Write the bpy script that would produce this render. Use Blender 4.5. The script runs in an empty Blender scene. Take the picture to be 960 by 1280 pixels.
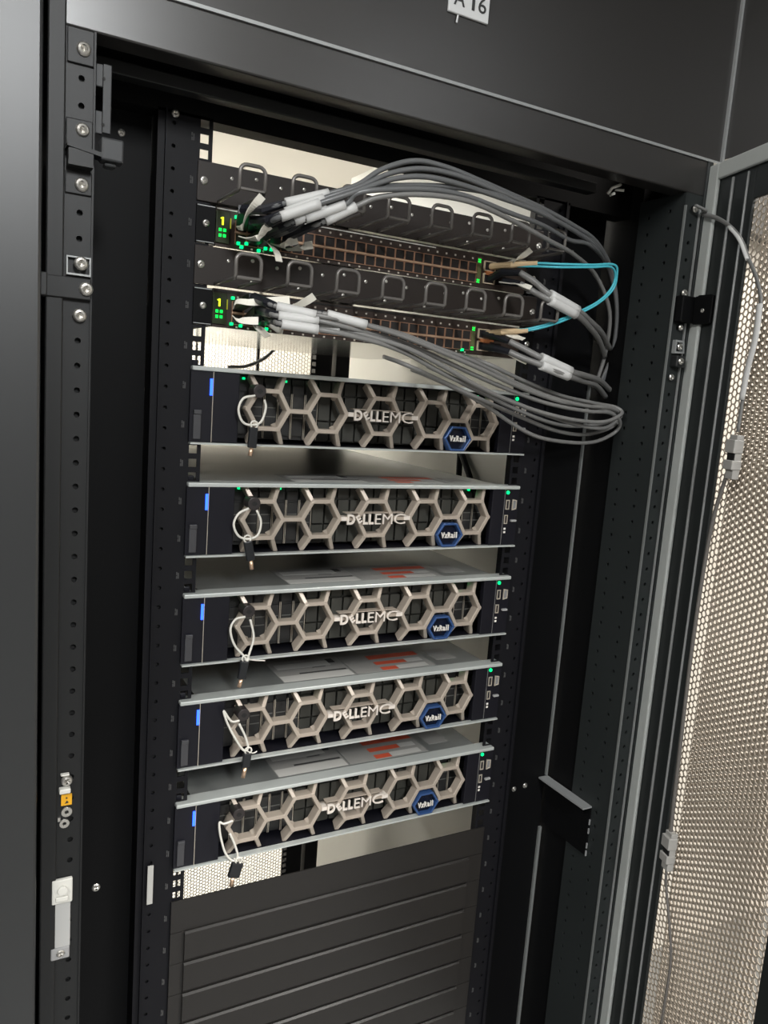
import bpy, bmesh, math, random
from mathutils import Vector, Matrix
random.seed(7)
SC = bpy.context.scene
COL = SC.collection
U = 0.04445
PI = math.pi
ZB = 0.85            # height of the lowest server's underside above the floor

# ------------------------------------------------------------------ camera
cd = bpy.data.cameras.new('camera')
cam = bpy.data.objects.new('camera', cd); COL.objects.link(cam)
cam.matrix_world = Matrix(((0.877912, 0.007176, -0.478768, -0.4780), (-0.473112, 0.166953, -0.865038, -0.9056), (0.073724, 0.985939, 0.149966, 1.4586), (0, 0, 0, 1)))
cd.sensor_fit = 'VERTICAL'; cd.sensor_height = 24.0
cd.lens = 985.93 / 1280 * 24.0
cd.clip_start = 0.02; cd.clip_end = 50
SC.camera = cam

# ------------------------------------------------------------------ world, light, exposure
W = bpy.data.worlds.new('world'); SC.world = W; W.use_nodes = True
W.node_tree.nodes['Background'].inputs[0].default_value = (0.55, 0.6, 0.65, 1)
W.node_tree.nodes['Background'].inputs[1].default_value = 0.05
def area(name, loc, sx, sy, power, col=(1, 1, 1), rot=(0, 0, 0)):
    d = bpy.data.lights.new(name, 'AREA'); d.shape = 'RECTANGLE'; d.size = sx; d.size_y = sy
    d.energy = power; d.color = col
    o = bpy.data.objects.new(name, d); COL.objects.link(o); o.location = loc; o.rotation_euler = rot
    return o
area('aisle_lamp_light', (-0.35, -3.1, 2.765), 0.4, 1.6, 130, (0.97, 0.99, 1.0))
area('aisle_lamp_light', (1.32, -2.05, 2.765), 0.34, 1.15, 112, (1.0, 0.96, 0.91))
area('aisle_lamp_light', (-1.9, -1.5, 2.765), 0.28, 1.3, 70, (1.0, 0.99, 0.96))  # added fill, brightens the door's inner face and the right interior
area('rear_lamp_light', (-0.3, 1.9, 2.10), 1.6, 0.2, 92, (1.0, 0.97, 0.88))
area('side_lamp_light', (1.5, -0.35, 2.765), 1.1, 0.25, 33, (1.0, 0.93, 0.85))
SC.view_settings.view_transform = 'Standard'; SC.view_settings.look = 'None'
SC.view_settings.gamma = 1; SC.view_settings.use_curve_mapping = False
SC.view_settings.exposure = 0.0

# ------------------------------------------------------------------ materials
MATS = {}
def mat(name, col, rough=0.5, metal=0.0, emit=None, es=0.0, noise=0.0, nscale=40.0, bump=0.0, spec=0.5, aniso=None):
    if name in MATS: return MATS[name]
    m = bpy.data.materials.new(name); m.use_nodes = True
    nt = m.node_tree; b = nt.nodes['Principled BSDF']
    b.inputs['Base Color'].default_value = (*col, 1)
    b.inputs['Roughness'].default_value = rough
    b.inputs['Metallic'].default_value = metal
    b.inputs['Specular IOR Level'].default_value = spec
    if emit:
        b.inputs['Emission Color'].default_value = (*emit, 1); b.inputs['Emission Strength'].default_value = es
    if noise or bump:
        tc = nt.nodes.new('ShaderNodeTexCoord'); n = nt.nodes.new('ShaderNodeTexNoise')
        n.inputs['Scale'].default_value = nscale; n.inputs['Detail'].default_value = 5
        mp = nt.nodes.new('ShaderNodeMapping')
        if aniso: mp.inputs['Scale'].default_value = aniso
        nt.links.new(tc.outputs['Object'], mp.inputs[0]); nt.links.new(mp.outputs[0], n.inputs['Vector'])
        if noise:
            r = nt.nodes.new('ShaderNodeMapRange'); r.inputs[3].default_value = 1 - noise; r.inputs[4].default_value = 1 + noise
            mx = nt.nodes.new('ShaderNodeMix'); mx.data_type = 'RGBA'; mx.blend_type = 'MULTIPLY'
            mx.inputs[0].default_value = 1; mx.inputs[6].default_value = (*col, 1)
            nt.links.new(n.outputs[0], r.inputs[0]); nt.links.new(r.outputs[0], mx.inputs[7])
            nt.links.new(mx.outputs[2], b.inputs['Base Color'])
            r2 = nt.nodes.new('ShaderNodeMapRange'); r2.inputs[3].default_value = rough * (1 - noise * .5); r2.inputs[4].default_value = min(1, rough * (1 + noise * .5))
            nt.links.new(n.outputs[0], r2.inputs[0]); nt.links.new(r2.outputs[0], b.inputs['Roughness'])
        if bump:
            bp_ = nt.nodes.new('ShaderNodeBump'); bp_.inputs['Strength'].default_value = bump; bp_.inputs['Distance'].default_value = 0.001
            n2 = nt.nodes.new('ShaderNodeTexNoise'); n2.inputs['Scale'].default_value = nscale * 12
            nt.links.new(tc.outputs['Object'], n2.inputs['Vector'])
            nt.links.new(n2.outputs[0], bp_.inputs['Height']); nt.links.new(bp_.outputs[0], b.inputs['Normal'])
    MATS[name] = m
    return m
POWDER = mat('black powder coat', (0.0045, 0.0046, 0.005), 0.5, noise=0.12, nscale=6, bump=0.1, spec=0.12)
PANELM = mat('dark grey painted steel', (0.014, 0.015, 0.016), 0.38, noise=0.05, nscale=2.5, bump=0.03, spec=0.85)
HEADM = mat('charcoal header steel', (0.022, 0.0205, 0.0195), 0.30, noise=0.05, nscale=2, bump=0.02, spec=0.8)
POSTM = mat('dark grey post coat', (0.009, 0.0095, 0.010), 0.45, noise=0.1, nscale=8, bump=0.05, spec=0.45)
POSTR = mat('lit post coat', (0.021, 0.0245, 0.0245), 0.45, noise=0.1, nscale=8, bump=0.08, spec=0.35)  # lighter copy of POSTM: light on the right side put into the colour
BLOCKM = mat('grey plastic block', (0.035, 0.037, 0.039), 0.45, spec=0.4)
RAILM = mat('rail coat', (0.007, 0.007, 0.009), 0.5, noise=0.1, nscale=8, bump=0.06, spec=0.2)
BLANKM = mat('blanking panel satin black', (0.018, 0.0165, 0.0155), 0.34, noise=0.1, nscale=5, spec=0.4)
EDGE = mat('pale edge and glint', (0.35, 0.36, 0.36), 0.45, 0.3)  # pale grey for trims, ridges, cage nuts and the bracket glints
GASKET = mat('grey foam gasket', (0.5, 0.525, 0.51), 0.85, noise=0.06, nscale=60)
ZINC = mat('zinc screw', (0.62, 0.60, 0.56), 0.3, 0.9)
DARKHOLE = mat('dark slot', (0.006, 0.006, 0.006), 0.7)
GALV = mat('galvanised sheet', (0.30, 0.315, 0.305), 0.34, 0.6, noise=0.2, nscale=14, aniso=(0.6, 2.5, 1))
LIPM = mat('bright sheet edge', (0.55, 0.58, 0.56), 0.35, 0.35, noise=0.08, nscale=20)
BEZEL = mat('taupe bezel metal', (0.47, 0.405, 0.34), 0.42, 0.35, noise=0.06, nscale=25)
BEZDK = mat('bezel dark plate', (0.007, 0.007, 0.011), 0.4, noise=0.08, nscale=12, spec=0.3)
LETTER = mat('silver lettering', (0.82, 0.75, 0.68), 0.35, 0.25)
BLUE = mat('badge blue', (0.035, 0.085, 0.23), 0.3, 0.2)
NAVY = mat('badge navy', (0.003, 0.006, 0.018), 0.25, spec=0.3)
WHITEP = mat('white print', (0.8, 0.76, 0.7), 0.5)
BLUELED = mat('blue status light', (0.02, 0.05, 0.5), 0.3, emit=(0.02, 0.09, 1.0), es=4)
GREENLED = mat('green light', (0.0, 0.3, 0.05), 0.3, emit=(0.0, 0.75, 0.19), es=2.2)
GREENB = mat('green display', (0.0, 0.3, 0.02), 0.3, emit=(0.0, 0.9, 0.07), es=2.2)
YELLOWD = mat('yellow display digit', (0.3, 0.3, 0.0), 0.3, emit=(0.6, 0.8, 0.02), es=2.4)
DISPB = mat('display backing', (0.02, 0.03, 0.01), 0.3)
CARRIER = mat('drive carrier black', (0.022, 0.022, 0.022), 0.4)
BLANKF = mat('grey drive filler', (0.045, 0.045, 0.038), 0.5)
CHROME = mat('carrier bright edge', (0.75, 0.68, 0.58), 0.3, 0.6)
LABELW = mat('off white sticker', (0.46, 0.455, 0.43), 0.55)
LABELG = mat('pale grey sticker field', (0.27, 0.265, 0.25), 0.55)
ORANGE = mat('orange red sticker bar', (0.55, 0.085, 0.04), 0.5)
INK = mat('dark ink', (0.03, 0.03, 0.03), 0.6)
KEYB = mat('key black plastic', (0.012, 0.013, 0.015), 0.35)
BRASS = mat('brass key tip', (0.75, 0.52, 0.36), 0.3, 0.8)
LOOPM = mat('pale nylon loop', (0.66, 0.64, 0.58), 0.5)
LOCKM = mat('lock barrel', (0.035, 0.03, 0.03), 0.4, 0.3)
SWITCHM = mat('switch face', (0.035, 0.023, 0.018), 0.42, 0.2)
SWTOP = mat('switch lid', (0.5, 0.49, 0.46), 0.14, 0.9)
OLIVE = mat('dim yellow light bar', (0.2, 0.2, 0.02), 0.4, emit=(0.5, 0.55, 0.02), es=0.35)
CAGE = mat('port cage copper', (0.46, 0.26, 0.17), 0.42, 0.5)
CAGEL = mat('port cage brass strip', (0.62, 0.43, 0.29), 0.4, 0.5)
PORTIN = mat('port inside', (0.012, 0.009, 0.008), 0.6)
QSFP = mat('beige cage frame', (0.62, 0.5, 0.36), 0.45)
COPPER = mat('orange copper contact', (0.8, 0.3, 0.12), 0.35, 0.5)
MANAGER = mat('cable manager panel', (0.022, 0.0165, 0.014), 0.42, noise=0.1, nscale=10, spec=0.35)
RINGM = mat('black wire ring', (0.16, 0.15, 0.14), 0.3, 0.3)
CABLEM = mat('dark grey cable jacket', (0.13, 0.134, 0.137), 0.32)
CABLEL = mat('grey cable jacket', (0.2, 0.198, 0.192), 0.34)
AQUA = mat('aqua fibre jacket', (0.07, 0.46, 0.55), 0.4)
BOOT = mat('beige fibre boot', (0.72, 0.53, 0.32), 0.45)
CONNM = mat('black connector shell', (0.014, 0.015, 0.02), 0.4)
SLEEVE = mat('white label sleeve', (0.58, 0.58, 0.57), 0.5)
TABM = mat('off white pull tab', (0.8, 0.77, 0.68), 0.5)
MESHM = mat('perforated door steel', (0.46, 0.40, 0.33), 0.5, 0.0)
REARM = mat('rear perforated steel', (0.34, 0.32, 0.28), 0.5)
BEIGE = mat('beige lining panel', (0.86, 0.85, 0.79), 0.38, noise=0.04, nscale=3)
YELLOW = mat('amber warning sticker', (0.85, 0.42, 0.015), 0.45)
TAPEC = mat('frosted plastic strip', (0.42, 0.42, 0.41), 0.3)
CREAM = mat('cream plastic clip', (0.68, 0.67, 0.62), 0.4)
PLATEW = mat('white label plate', (0.66, 0.67, 0.67), 0.4)
FLOORM = mat('pale floor tile', (0.62, 0.6, 0.57), 0.45, noise=0.06, nscale=4)
CEILM = mat('white ceiling', (0.75, 0.75, 0.74), 0.8)
WALLM = mat('warm white wall', (0.66, 0.62, 0.55), 0.8)
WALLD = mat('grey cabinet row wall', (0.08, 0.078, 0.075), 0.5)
LAMPM = mat('lamp diffuser', (0.9, 0.9, 0.9), 0.5, emit=(1, 0.97, 0.92), es=3)
LAMPF = mat('lamp frame', (0.7, 0.7, 0.7), 0.5)

# ------------------------------------------------------------------ mesh builder
class MB:
    def __init__(s): s.v = []; s.f = []
    def add(s, vs, fs):
        n = len(s.v); s.v += [tuple(v) for v in vs]; s.f += [tuple(i + n for i in f) for f in fs]; return s
    def box(s, x0, x1, y0, y1, z0, z1):
        return s.add([(x0,y0,z0),(x1,y0,z0),(x1,y1,z0),(x0,y1,z0),(x0,y0,z1),(x1,y0,z1),(x1,y1,z1),(x0,y1,z1)],
                     [(0,3,2,1),(4,5,6,7),(0,1,5,4),(1,2,6,5),(2,3,7,6),(3,0,4,7)])
    def prism(s, a, b, up, prof):
        # closed profile prof (w, d) swept from a to b; w along side, d along up
        a = Vector(a); b = Vector(b); t = (b - a).normalized(); up = Vector(up); up = (up - up.dot(t) * t).normalized(); sd = up.cross(t)
        n = len(prof); vs = [p + sd * w + up * d for p in (a, b) for w, d in prof]
        return s.add(vs, [(i, (i+1) % n, n + (i+1) % n, n + i) for i in range(n)] + [tuple(range(n-1, -1, -1)), tuple(range(n, 2*n))])
    def tube(s, pts, r, sides=8, closed=False, flat=None):
        pts = [Vector(p) for p in pts]; n = len(pts); fr = None; rings = []
        for i, p in enumerate(pts):
            if closed: t = pts[(i+1) % n] - pts[i-1]
            else: t = pts[min(i+1, n-1)] - pts[max(i-1, 0)]
            t.normalize()
            if fr is None:
                fr = Vector((0, 0, 1)) if abs(t.z) < 0.9 else Vector((1, 0, 0))
            fr = (fr - fr.dot(t) * t).normalized(); bn = t.cross(fr)
            rr = r[i] if isinstance(r, (list, tuple)) else r
            k = flat or 1
            rings.append([p + fr * math.cos(2*PI*j/sides) * rr + bn * math.sin(2*PI*j/sides) * rr * k for j in range(sides)])
        vs = [v for g in rings for v in g]; fs = []
        for i in range(n if closed else n - 1):
            a = i * sides; b = ((i + 1) % n) * sides
            fs += [(a + j, a + (j+1) % sides, b + (j+1) % sides, b + j) for j in range(sides)]
        if not closed: fs += [tuple(range(sides-1, -1, -1)), tuple(range((n-1)*sides, n*sides))]
        return s.add(vs, fs)
    def cyl(s, a, b, r, sides=12): return s.tube([a, b], r, sides)
    def poly(s, pts, d):      # flat polygon given as 3D points, thickened by vector d
        n = len(pts); d = Vector(d); vs = [Vector(p) for p in pts] + [Vector(p) + d for p in pts]
        return s.add(vs, [tuple(range(n)), tuple(range(2*n-1, n-1, -1))] + [(i, n+i, n+(i+1) % n, (i+1) % n) for i in range(n)])
    def ring(s, outer, inner, d):   # plate with a hole: outlines of equal count
        n = len(outer); d = Vector(d)
        o = [Vector(p) for p in outer]; i_ = [Vector(p) for p in inner]
        vs = o + i_ + [p + d for p in o] + [p + d for p in i_]; fs = []
        for k in range(n):
            q = (k + 1) % n
            fs += [(k, q, n+q, n+k), (2*n+k, 3*n+k, 3*n+q, 2*n+q), (n+k, n+q, 3*n+q, 3*n+k), (k, 2*n+k, 2*n+q, q)]
        return s.add(vs, fs)

def perf(mb, O, A, B, N, cells, thick):
    """plate made of cells (a0,a1,b0,b1,hole) ; hole = None, ('o',ca,cb,r) or ('s',ca,cb,ha,hb)"""
    O = Vector(O); A = Vector(A); B = Vector(B); N = Vector(N)
    P = lambda a, b: O + A * a + B * b
    for a0, a1, b0, b1, h in cells:
        if h is None:
            mb.poly([P(a0,b0), P(a1,b0), P(a1,b1), P(a0,b1)], N * thick); continue
        ca, cb = h[1], h[2]
        out = [(a1,cb),(a1,b1),(ca,b1),(a0,b1),(a0,cb),(a0,b0),(ca,b0),(a1,b0)]
        if h[0] == 'o': inn = [(ca + h[3]*math.cos(k*PI/4), cb + h[3]*math.sin(k*PI/4)) for k in range(8)]
        else:
            ha, hb = h[3], h[4]
            inn = [(ca+ha,cb),(ca+ha,cb+hb),(ca,cb+hb),(ca-ha,cb+hb),(ca-ha,cb),(ca-ha,cb-hb),(ca,cb-hb),(ca+ha,cb-hb)]
        mb.ring([P(*p) for p in out], [P(*p) for p in inn], N * thick)

def hexmesh(mb, O, A, B, N, w, h, pitch, bar, thick):
    """sheet of hexagonal holes, flat sides level; O corner, A across, B up"""
    O = Vector(O); A = Vector(A); B = Vector(B); N = Vector(N)
    R = pitch / math.sqrt(3); cs = 1.5 * R; Ri = R * (1 - bar / pitch)
    ang = [(math.cos(k*PI/3), math.sin(k*PI/3)) for k in range(6)]
    vs = mb.v; fs = mb.f
    for i in range(int(w / cs)):
        a = (i + .6) * cs
        for j in range(int(h / pitch) - 1):
            b = (j + .6 + (.5 if i % 2 else 0)) * pitch
            n = len(vs); C_ = O + A * a + B * b
            for rr, dd in ((R, 0), (Ri, 0), (Ri, thick)):
                for c, s_ in ang:
                    q = C_ + A * (rr * c) + B * (rr * s_) + N * dd
                    vs.append((q.x, q.y, q.z))
            for k in range(6):
                q = (k + 1) % 6
                fs.append((n+k, n+q, n+6+q, n+6+k)); fs.append((n+6+k, n+6+q, n+12+q, n+12+k))

def wloc(p):
    v = Vector((0, 0, 0))
    while p is not None: v += p.location; p = p.parent
    return v
def obj(name, mb, m, parent=None, world=True, bevel=0, smooth=False, label=None, cat=None, group=None, kind=None):
    me = bpy.data.meshes.new(name); vs = mb.v
    if parent is not None and world:
        L = wloc(parent); vs = [(x - L.x, y - L.y, z - L.z) for x, y, z in mb.v]
    loc = None
    if parent is None:
        xs = [v[0] for v in vs]; ys = [v[1] for v in vs]; zs = [v[2] for v in vs]
        loc = ((min(xs)+max(xs))/2, (min(ys)+max(ys))/2, min(zs)); vs = [(x-loc[0], y-loc[1], z-loc[2]) for x, y, z in vs]
    me.from_pydata(vs, [], mb.f); me.validate(); me.materials.append(m)
    bm = bmesh.new(); bm.from_mesh(me); bmesh.ops.recalc_face_normals(bm, faces=bm.faces); bm.to_mesh(me); bm.free()
    if smooth:
        me.polygons.foreach_set('use_smooth', [len(p.vertices) == 4 for p in me.polygons])
    o = bpy.data.objects.new(name, me); COL.objects.link(o)
    if loc: o.location = loc
    o.parent = parent
    if bevel:
        b = o.modifiers.new('bevel', 'BEVEL'); b.width = bevel; b.segments = 2; b.limit_method = 'ANGLE'
    tag(o, label, cat, group, kind)
    return o
def tag(o, label=None, cat=None, group=None, kind=None):
    if label: o['label'] = label
    if cat: o['category'] = cat
    if group: o['group'] = group
    if kind: o['kind'] = kind
    return o
def thing(name, loc, label, cat, group=None, parent=None):
    o = bpy.data.objects.new(name, None); COL.objects.link(o); o.empty_display_size = 0.02
    o.location = loc; o.parent = parent
    return tag(o, label, cat, group)
def copy_tree(o, parent=None):
    c = o.copy(); COL.objects.link(c); c.parent = parent
    for ch in list(o.children): copy_tree(ch, c)
    return c
def dup(o, loc, parent):
    c = o.copy(); COL.objects.link(c); c.parent = parent; c.location = loc; return c
def crom(pts, step=6):
    P = [Vector(p) for p in pts]; P = [P[0] * 2 - P[1]] + P + [P[-1] * 2 - P[-2]]; out = []
    for i in range(1, len(P) - 2):
        a, b, c, d = P[i-1:i+3]
        for k in range(step):
            t = k / step
            out.append(0.5 * ((2*b) + (c-a)*t + (2*a - 5*b + 4*c - d)*t*t + (3*b - a - 3*c + d)*t**3))
    out.append(P[-2]); return out
FONT = bpy.data.curves.new('lettering', 'FONT')
def text_mesh(txt, size, depth=0.0004, bold=0.0, shear=0.0):
    """flat lettering in local XZ facing -Y, as (verts, faces), origin bottom-left"""
    cu = bpy.data.curves.new('lettering', 'FONT'); cu.body = txt; cu.size = size; cu.extrude = depth; cu.offset = bold; cu.shear = shear
    cu.resolution_u = 3
    o = bpy.data.objects.new('lettering', cu); COL.objects.link(o)
    dg = bpy.context.evaluated_depsgraph_get(); me = o.evaluated_get(dg).to_mesh()
    vs = [(v.co.x, -v.co.z, v.co.y) for v in me.vertices]; fs = [tuple(p.vertices) for p in me.polygons]
    o.evaluated_get(dg).to_mesh_clear(); bpy.data.objects.remove(o); bpy.data.curves.remove(cu)
    return vs, fs
def put_text(mb, txt, size, x0, x1, y, z0, z1, **k):
    vs, fs = text_mesh(txt, size, **k)
    ax = min(v[0] for v in vs); bx = max(v[0] for v in vs); az = min(v[2] for v in vs); bz = max(v[2] for v in vs)
    mb.add([(x0 + (v[0]-ax)/(bx-ax)*(x1-x0), y + v[1], z0 + (v[2]-az)/(bz-az)*(z1-z0)) for v in vs], fs)
def screw_mb(r=0.004, h=0.0022):
    """pan head screw, axis -Y, head seated on y=0"""
    m = MB(); n = 12; prof = [(1.0, 0), (1.0, .45), (.8, .85), (.5, 1.0)]
    rings = [[(r*a*math.cos(2*PI*k/n), -h*b, r*a*math.sin(2*PI*k/n)) for k in range(n)] for a, b in prof]
    vs = [v for g in rings for v in g]; fs = []
    for i in range(len(prof)-1):
        fs += [(i*n+k, i*n+(k+1) % n, (i+1)*n+(k+1) % n, (i+1)*n+k) for k in range(n)]
    m.add(vs, fs)
    # recessed cross: eight-wedge top
    c = [(0, -h*.45, 0)] ; b0 = [(r*.5*math.cos(2*PI*k/n), -h*(1.0 if k % 3 else .55), r*.5*math.sin(2*PI*k/n)) for k in range(n)]
    m.add(c + b0, [(0, 1+k, 1+(k+1) % n) for k in range(n)])
    return m
def screw(parent, x, y, z, r=0.004, h=0.0022, name='screw', rx=None):
    key = (round(r, 5), round(h, 5))
    L = wloc(parent)
    if key not in SCREWS:
        o = obj(name, screw_mb(r, h), ZINC, parent, world=False); SCREWS[key] = o.data
    else:
        o = bpy.data.objects.new(name, SCREWS[key]); COL.objects.link(o); o.parent = parent
    o.location = (x - L.x, y - L.y, z - L.z)
    if rx: o.rotation_euler = rx
    return o
SCREWS = {}

# cable runs, metres (x right, y into the rack, z up)
CABLE = {
 'A0': [(-0.2045,-0.055,1.6391),(-0.1945,-0.09,1.6353),(-0.177,-0.105,1.6421),(-0.1339,-0.115,1.6575),(-0.104,-0.12,1.6707),(-0.0752,-0.12,1.6922),(-0.0371,-0.12,1.7077),(0.003,-0.12,1.7088),(0.0467,-0.12,1.7034),(0.0953,-0.115,1.6982),(0.1559,-0.1,1.6948),(0.2261,-0.08,1.6882),(0.2847,-0.06,1.6797),(0.3457,-0.03,1.6542),(0.384,-0.01,1.6063),(0.4054,0.01,1.5445),(0.3964,0.02,1.4953)],
 'A1': [(-0.1925,-0.055,1.6296),(-0.1896,-0.09,1.6257),(-0.1783,-0.11,1.6317),(-0.1411,-0.12,1.6506),(-0.1025,-0.125,1.6685),(-0.0698,-0.125,1.6874),(-0.0313,-0.125,1.6996),(0.0132,-0.125,1.7014),(0.0698,-0.12,1.6972),(0.1235,-0.11,1.6932),(0.2153,-0.08,1.6884),(0.2821,-0.06,1.6782),(0.3441,-0.03,1.6551),(0.384,-0.01,1.6063),(0.4054,0.01,1.5445),(0.398,0.02,1.4954)],
 'A2': [(-0.186,-0.055,1.6273),(-0.1869,-0.09,1.6238),(-0.1851,-0.115,1.6259),(-0.1474,-0.125,1.644),(-0.1145,-0.13,1.6591),(-0.0939,-0.13,1.6692),(-0.0644,-0.13,1.6826),(-0.0294,-0.13,1.6908),(0.0109,-0.13,1.6916),(0.0786,-0.12,1.69),(0.1606,-0.1,1.6881),(0.2794,-0.06,1.6768),(0.3424,-0.03,1.656),(0.384,-0.01,1.6063),(0.4054,0.01,1.5445),(0.3996,0.02,1.4955)],
 'A3': [(-0.1766,-0.055,1.6205),(-0.1743,-0.09,1.621),(-0.1683,-0.11,1.6255),(-0.1378,-0.12,1.6417),(-0.1099,-0.12,1.6625),(-0.0763,-0.125,1.6733),(-0.0216,-0.125,1.684),(0.0273,-0.125,1.6895),(0.0749,-0.12,1.692),(0.1463,-0.1,1.6922),(0.2241,-0.075,1.6856),(0.2768,-0.06,1.6753),(0.3407,-0.03,1.6568),(0.384,-0.01,1.6063),(0.4054,0.01,1.5445),(0.4013,0.02,1.4956)],
 'A4': [(-0.1674,-0.055,1.6203),(-0.1654,-0.09,1.6216),(-0.1581,-0.115,1.6288),(-0.1195,-0.125,1.6472),(-0.1099,-0.13,1.6591),(-0.0812,-0.135,1.6674),(-0.0231,-0.135,1.6778),(0.0292,-0.13,1.6804),(0.0978,-0.115,1.6771),(0.1625,-0.095,1.6768),(0.2304,-0.07,1.6722),(0.2741,-0.06,1.6739),(0.3391,-0.03,1.6577),(0.384,-0.01,1.6063),(0.4054,0.01,1.5445),(0.4029,0.02,1.4957)],
 'A5': [(-0.1533,-0.055,1.6191),(-0.1491,-0.09,1.6226),(-0.1357,-0.115,1.6301),(-0.1066,-0.125,1.6478),(-0.0855,-0.13,1.6594),(-0.0502,-0.135,1.6681),(-0.0031,-0.135,1.6739),(0.0429,-0.13,1.6743),(0.1121,-0.11,1.6693),(0.1788,-0.09,1.6618),(0.244,-0.065,1.6565),(0.3188,-0.03,1.6418),(0.3708,-0.01,1.5991),(0.3909,0.01,1.5432),(0.3882,0.02,1.4947)],
 'B1': [(-0.1884,-0.055,1.5498),(-0.1869,-0.09,1.5427),(-0.1807,-0.105,1.5384),(-0.1423,-0.12,1.533),(-0.1024,-0.125,1.5304),(-0.0398,-0.12,1.5241),(0.0109,-0.12,1.513),(0.0716,-0.11,1.5016),(0.1455,-0.09,1.4837),(0.2202,-0.075,1.4686),(0.2957,-0.06,1.4605),(0.3587,-0.045,1.4599),(0.3973,-0.03,1.4505),(0.3951,-0.02,1.4342),(0.3616,-0.02,1.422),(0.3141,-0.03,1.4186),(0.2513,-0.045,1.4251),(0.1697,-0.065,1.4431),(0.1005,-0.075,1.4611),(0.0457,-0.07,1.479),(0.008,-0.05,1.4943),(0.0063,0.0,1.503)],
 'B2': [(-0.1813,-0.055,1.5369),(-0.1836,-0.09,1.5323),(-0.1802,-0.11,1.5285),(-0.1392,-0.12,1.5275),(-0.1018,-0.125,1.5229),(-0.039,-0.12,1.5155),(0.0151,-0.115,1.5025),(0.0767,-0.105,1.4868),(0.147,-0.09,1.4717),(0.2215,-0.075,1.4591),(0.3028,-0.06,1.4531),(0.3598,-0.045,1.453),(0.3922,-0.035,1.4411),(0.395,-0.025,1.425),(0.3573,-0.025,1.4092),(0.2992,-0.035,1.4069),(0.2275,-0.05,1.4135),(0.1752,-0.06,1.4293),(0.1239,-0.07,1.4502),(0.0839,-0.07,1.4659),(0.0498,-0.05,1.4809),(0.0491,0.0,1.4902)],
 'B3': [(-0.1717,-0.055,1.5311),(-0.1779,-0.09,1.5255),(-0.1781,-0.115,1.5203),(-0.1408,-0.125,1.5181),(-0.1037,-0.13,1.515),(-0.041,-0.125,1.5056),(0.0338,-0.115,1.4819),(0.1204,-0.1,1.4634),(0.1942,-0.085,1.4487),(0.2736,-0.07,1.44),(0.3428,-0.055,1.4401),(0.3835,-0.045,1.4531),(0.3793,-0.035,1.4617),(0.3441,-0.03,1.4652),(0.2722,-0.035,1.4725),(0.1915,-0.045,1.4891),(0.1333,-0.05,1.5045),(0.1284,0.0,1.5145)],
 'B4': [(-0.1579,-0.055,1.5361),(-0.153,-0.09,1.5366),(-0.1296,-0.12,1.5352),(-0.0874,-0.13,1.5284),(-0.04,-0.13,1.5204),(0.0136,-0.125,1.5086),(0.0759,-0.115,1.4945),(0.1538,-0.095,1.4774),(0.2432,-0.07,1.4634),(0.3079,-0.055,1.4598),(0.3513,-0.045,1.4572),(0.3799,-0.035,1.4476),(0.3705,-0.025,1.437),(0.3124,-0.03,1.4301),(0.2502,-0.045,1.4339),(0.1726,-0.06,1.4503),(0.1142,-0.065,1.4677),(0.0733,-0.05,1.4846),(0.0731,0.0,1.4962)],
 'B5': [(-0.1527,-0.055,1.5279),(-0.1476,-0.09,1.5253),(-0.1327,-0.11,1.5236),(-0.1136,-0.12,1.5219),(-0.0443,-0.13,1.5104),(0.0095,-0.125,1.4957),(0.071,-0.115,1.4752),(0.1448,-0.095,1.4577),(0.2236,-0.075,1.4433),(0.297,-0.055,1.4323),(0.3523,-0.045,1.4306),(0.3852,-0.035,1.4443),(0.3787,-0.025,1.4564),(0.34,-0.02,1.461),(0.2664,-0.025,1.4706),(0.204,-0.03,1.4832),(0.1844,0.0,1.492)],
 'aqua1': [(0.164,-0.04,1.6347),(0.1859,-0.065,1.6372),(0.2103,-0.08,1.638),(0.2552,-0.09,1.6423),(0.294,-0.09,1.6476),(0.3052,-0.085,1.6351),(0.3056,-0.08,1.6178),(0.2827,-0.08,1.5972),(0.2505,-0.075,1.5782),(0.2158,-0.07,1.5623),(0.1851,-0.06,1.5522),(0.1588,-0.04,1.5482)],
 'aqua2': [(0.1643,-0.04,1.6327),(0.1864,-0.065,1.6333),(0.2108,-0.08,1.6341),(0.2557,-0.09,1.6393),(0.2888,-0.09,1.6438),(0.3044,-0.083,1.6342),(0.3013,-0.08,1.6173),(0.2798,-0.08,1.5979),(0.2475,-0.075,1.5799),(0.2154,-0.07,1.5653),(0.1848,-0.06,1.5543),(0.1586,-0.04,1.5502)],
 'up1': [(0.162,-0.03,1.6283),(0.1706,-0.05,1.6245),(0.1837,-0.065,1.6138),(0.1984,-0.08,1.5985),(0.248,-0.08,1.5839),(0.2905,-0.06,1.5747),(0.3411,-0.03,1.5656),(0.3982,0.01,1.5486)],
 'up2': [(0.1637,-0.03,1.6142),(0.1724,-0.05,1.6106),(0.1853,-0.065,1.6009),(0.1993,-0.08,1.5915),(0.246,-0.08,1.5785),(0.2885,-0.06,1.5681),(0.3364,-0.03,1.5561),(0.3904,0.01,1.536)],
 'dn1': [(0.1591,-0.03,1.5422),(0.1645,-0.05,1.5361),(0.1776,-0.065,1.5278),(0.1946,-0.08,1.5179),(0.2469,-0.08,1.5044),(0.2896,-0.06,1.502),(0.3579,-0.02,1.4983),(0.4133,0.01,1.4845)],
 'dn2': [(0.1609,-0.03,1.5267),(0.1661,-0.05,1.5228),(0.1791,-0.065,1.5155),(0.1958,-0.08,1.5087),(0.245,-0.08,1.4979),(0.2969,-0.05,1.4946),(0.3512,-0.02,1.4909),(0.4013,0.01,1.4764)],
}
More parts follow.
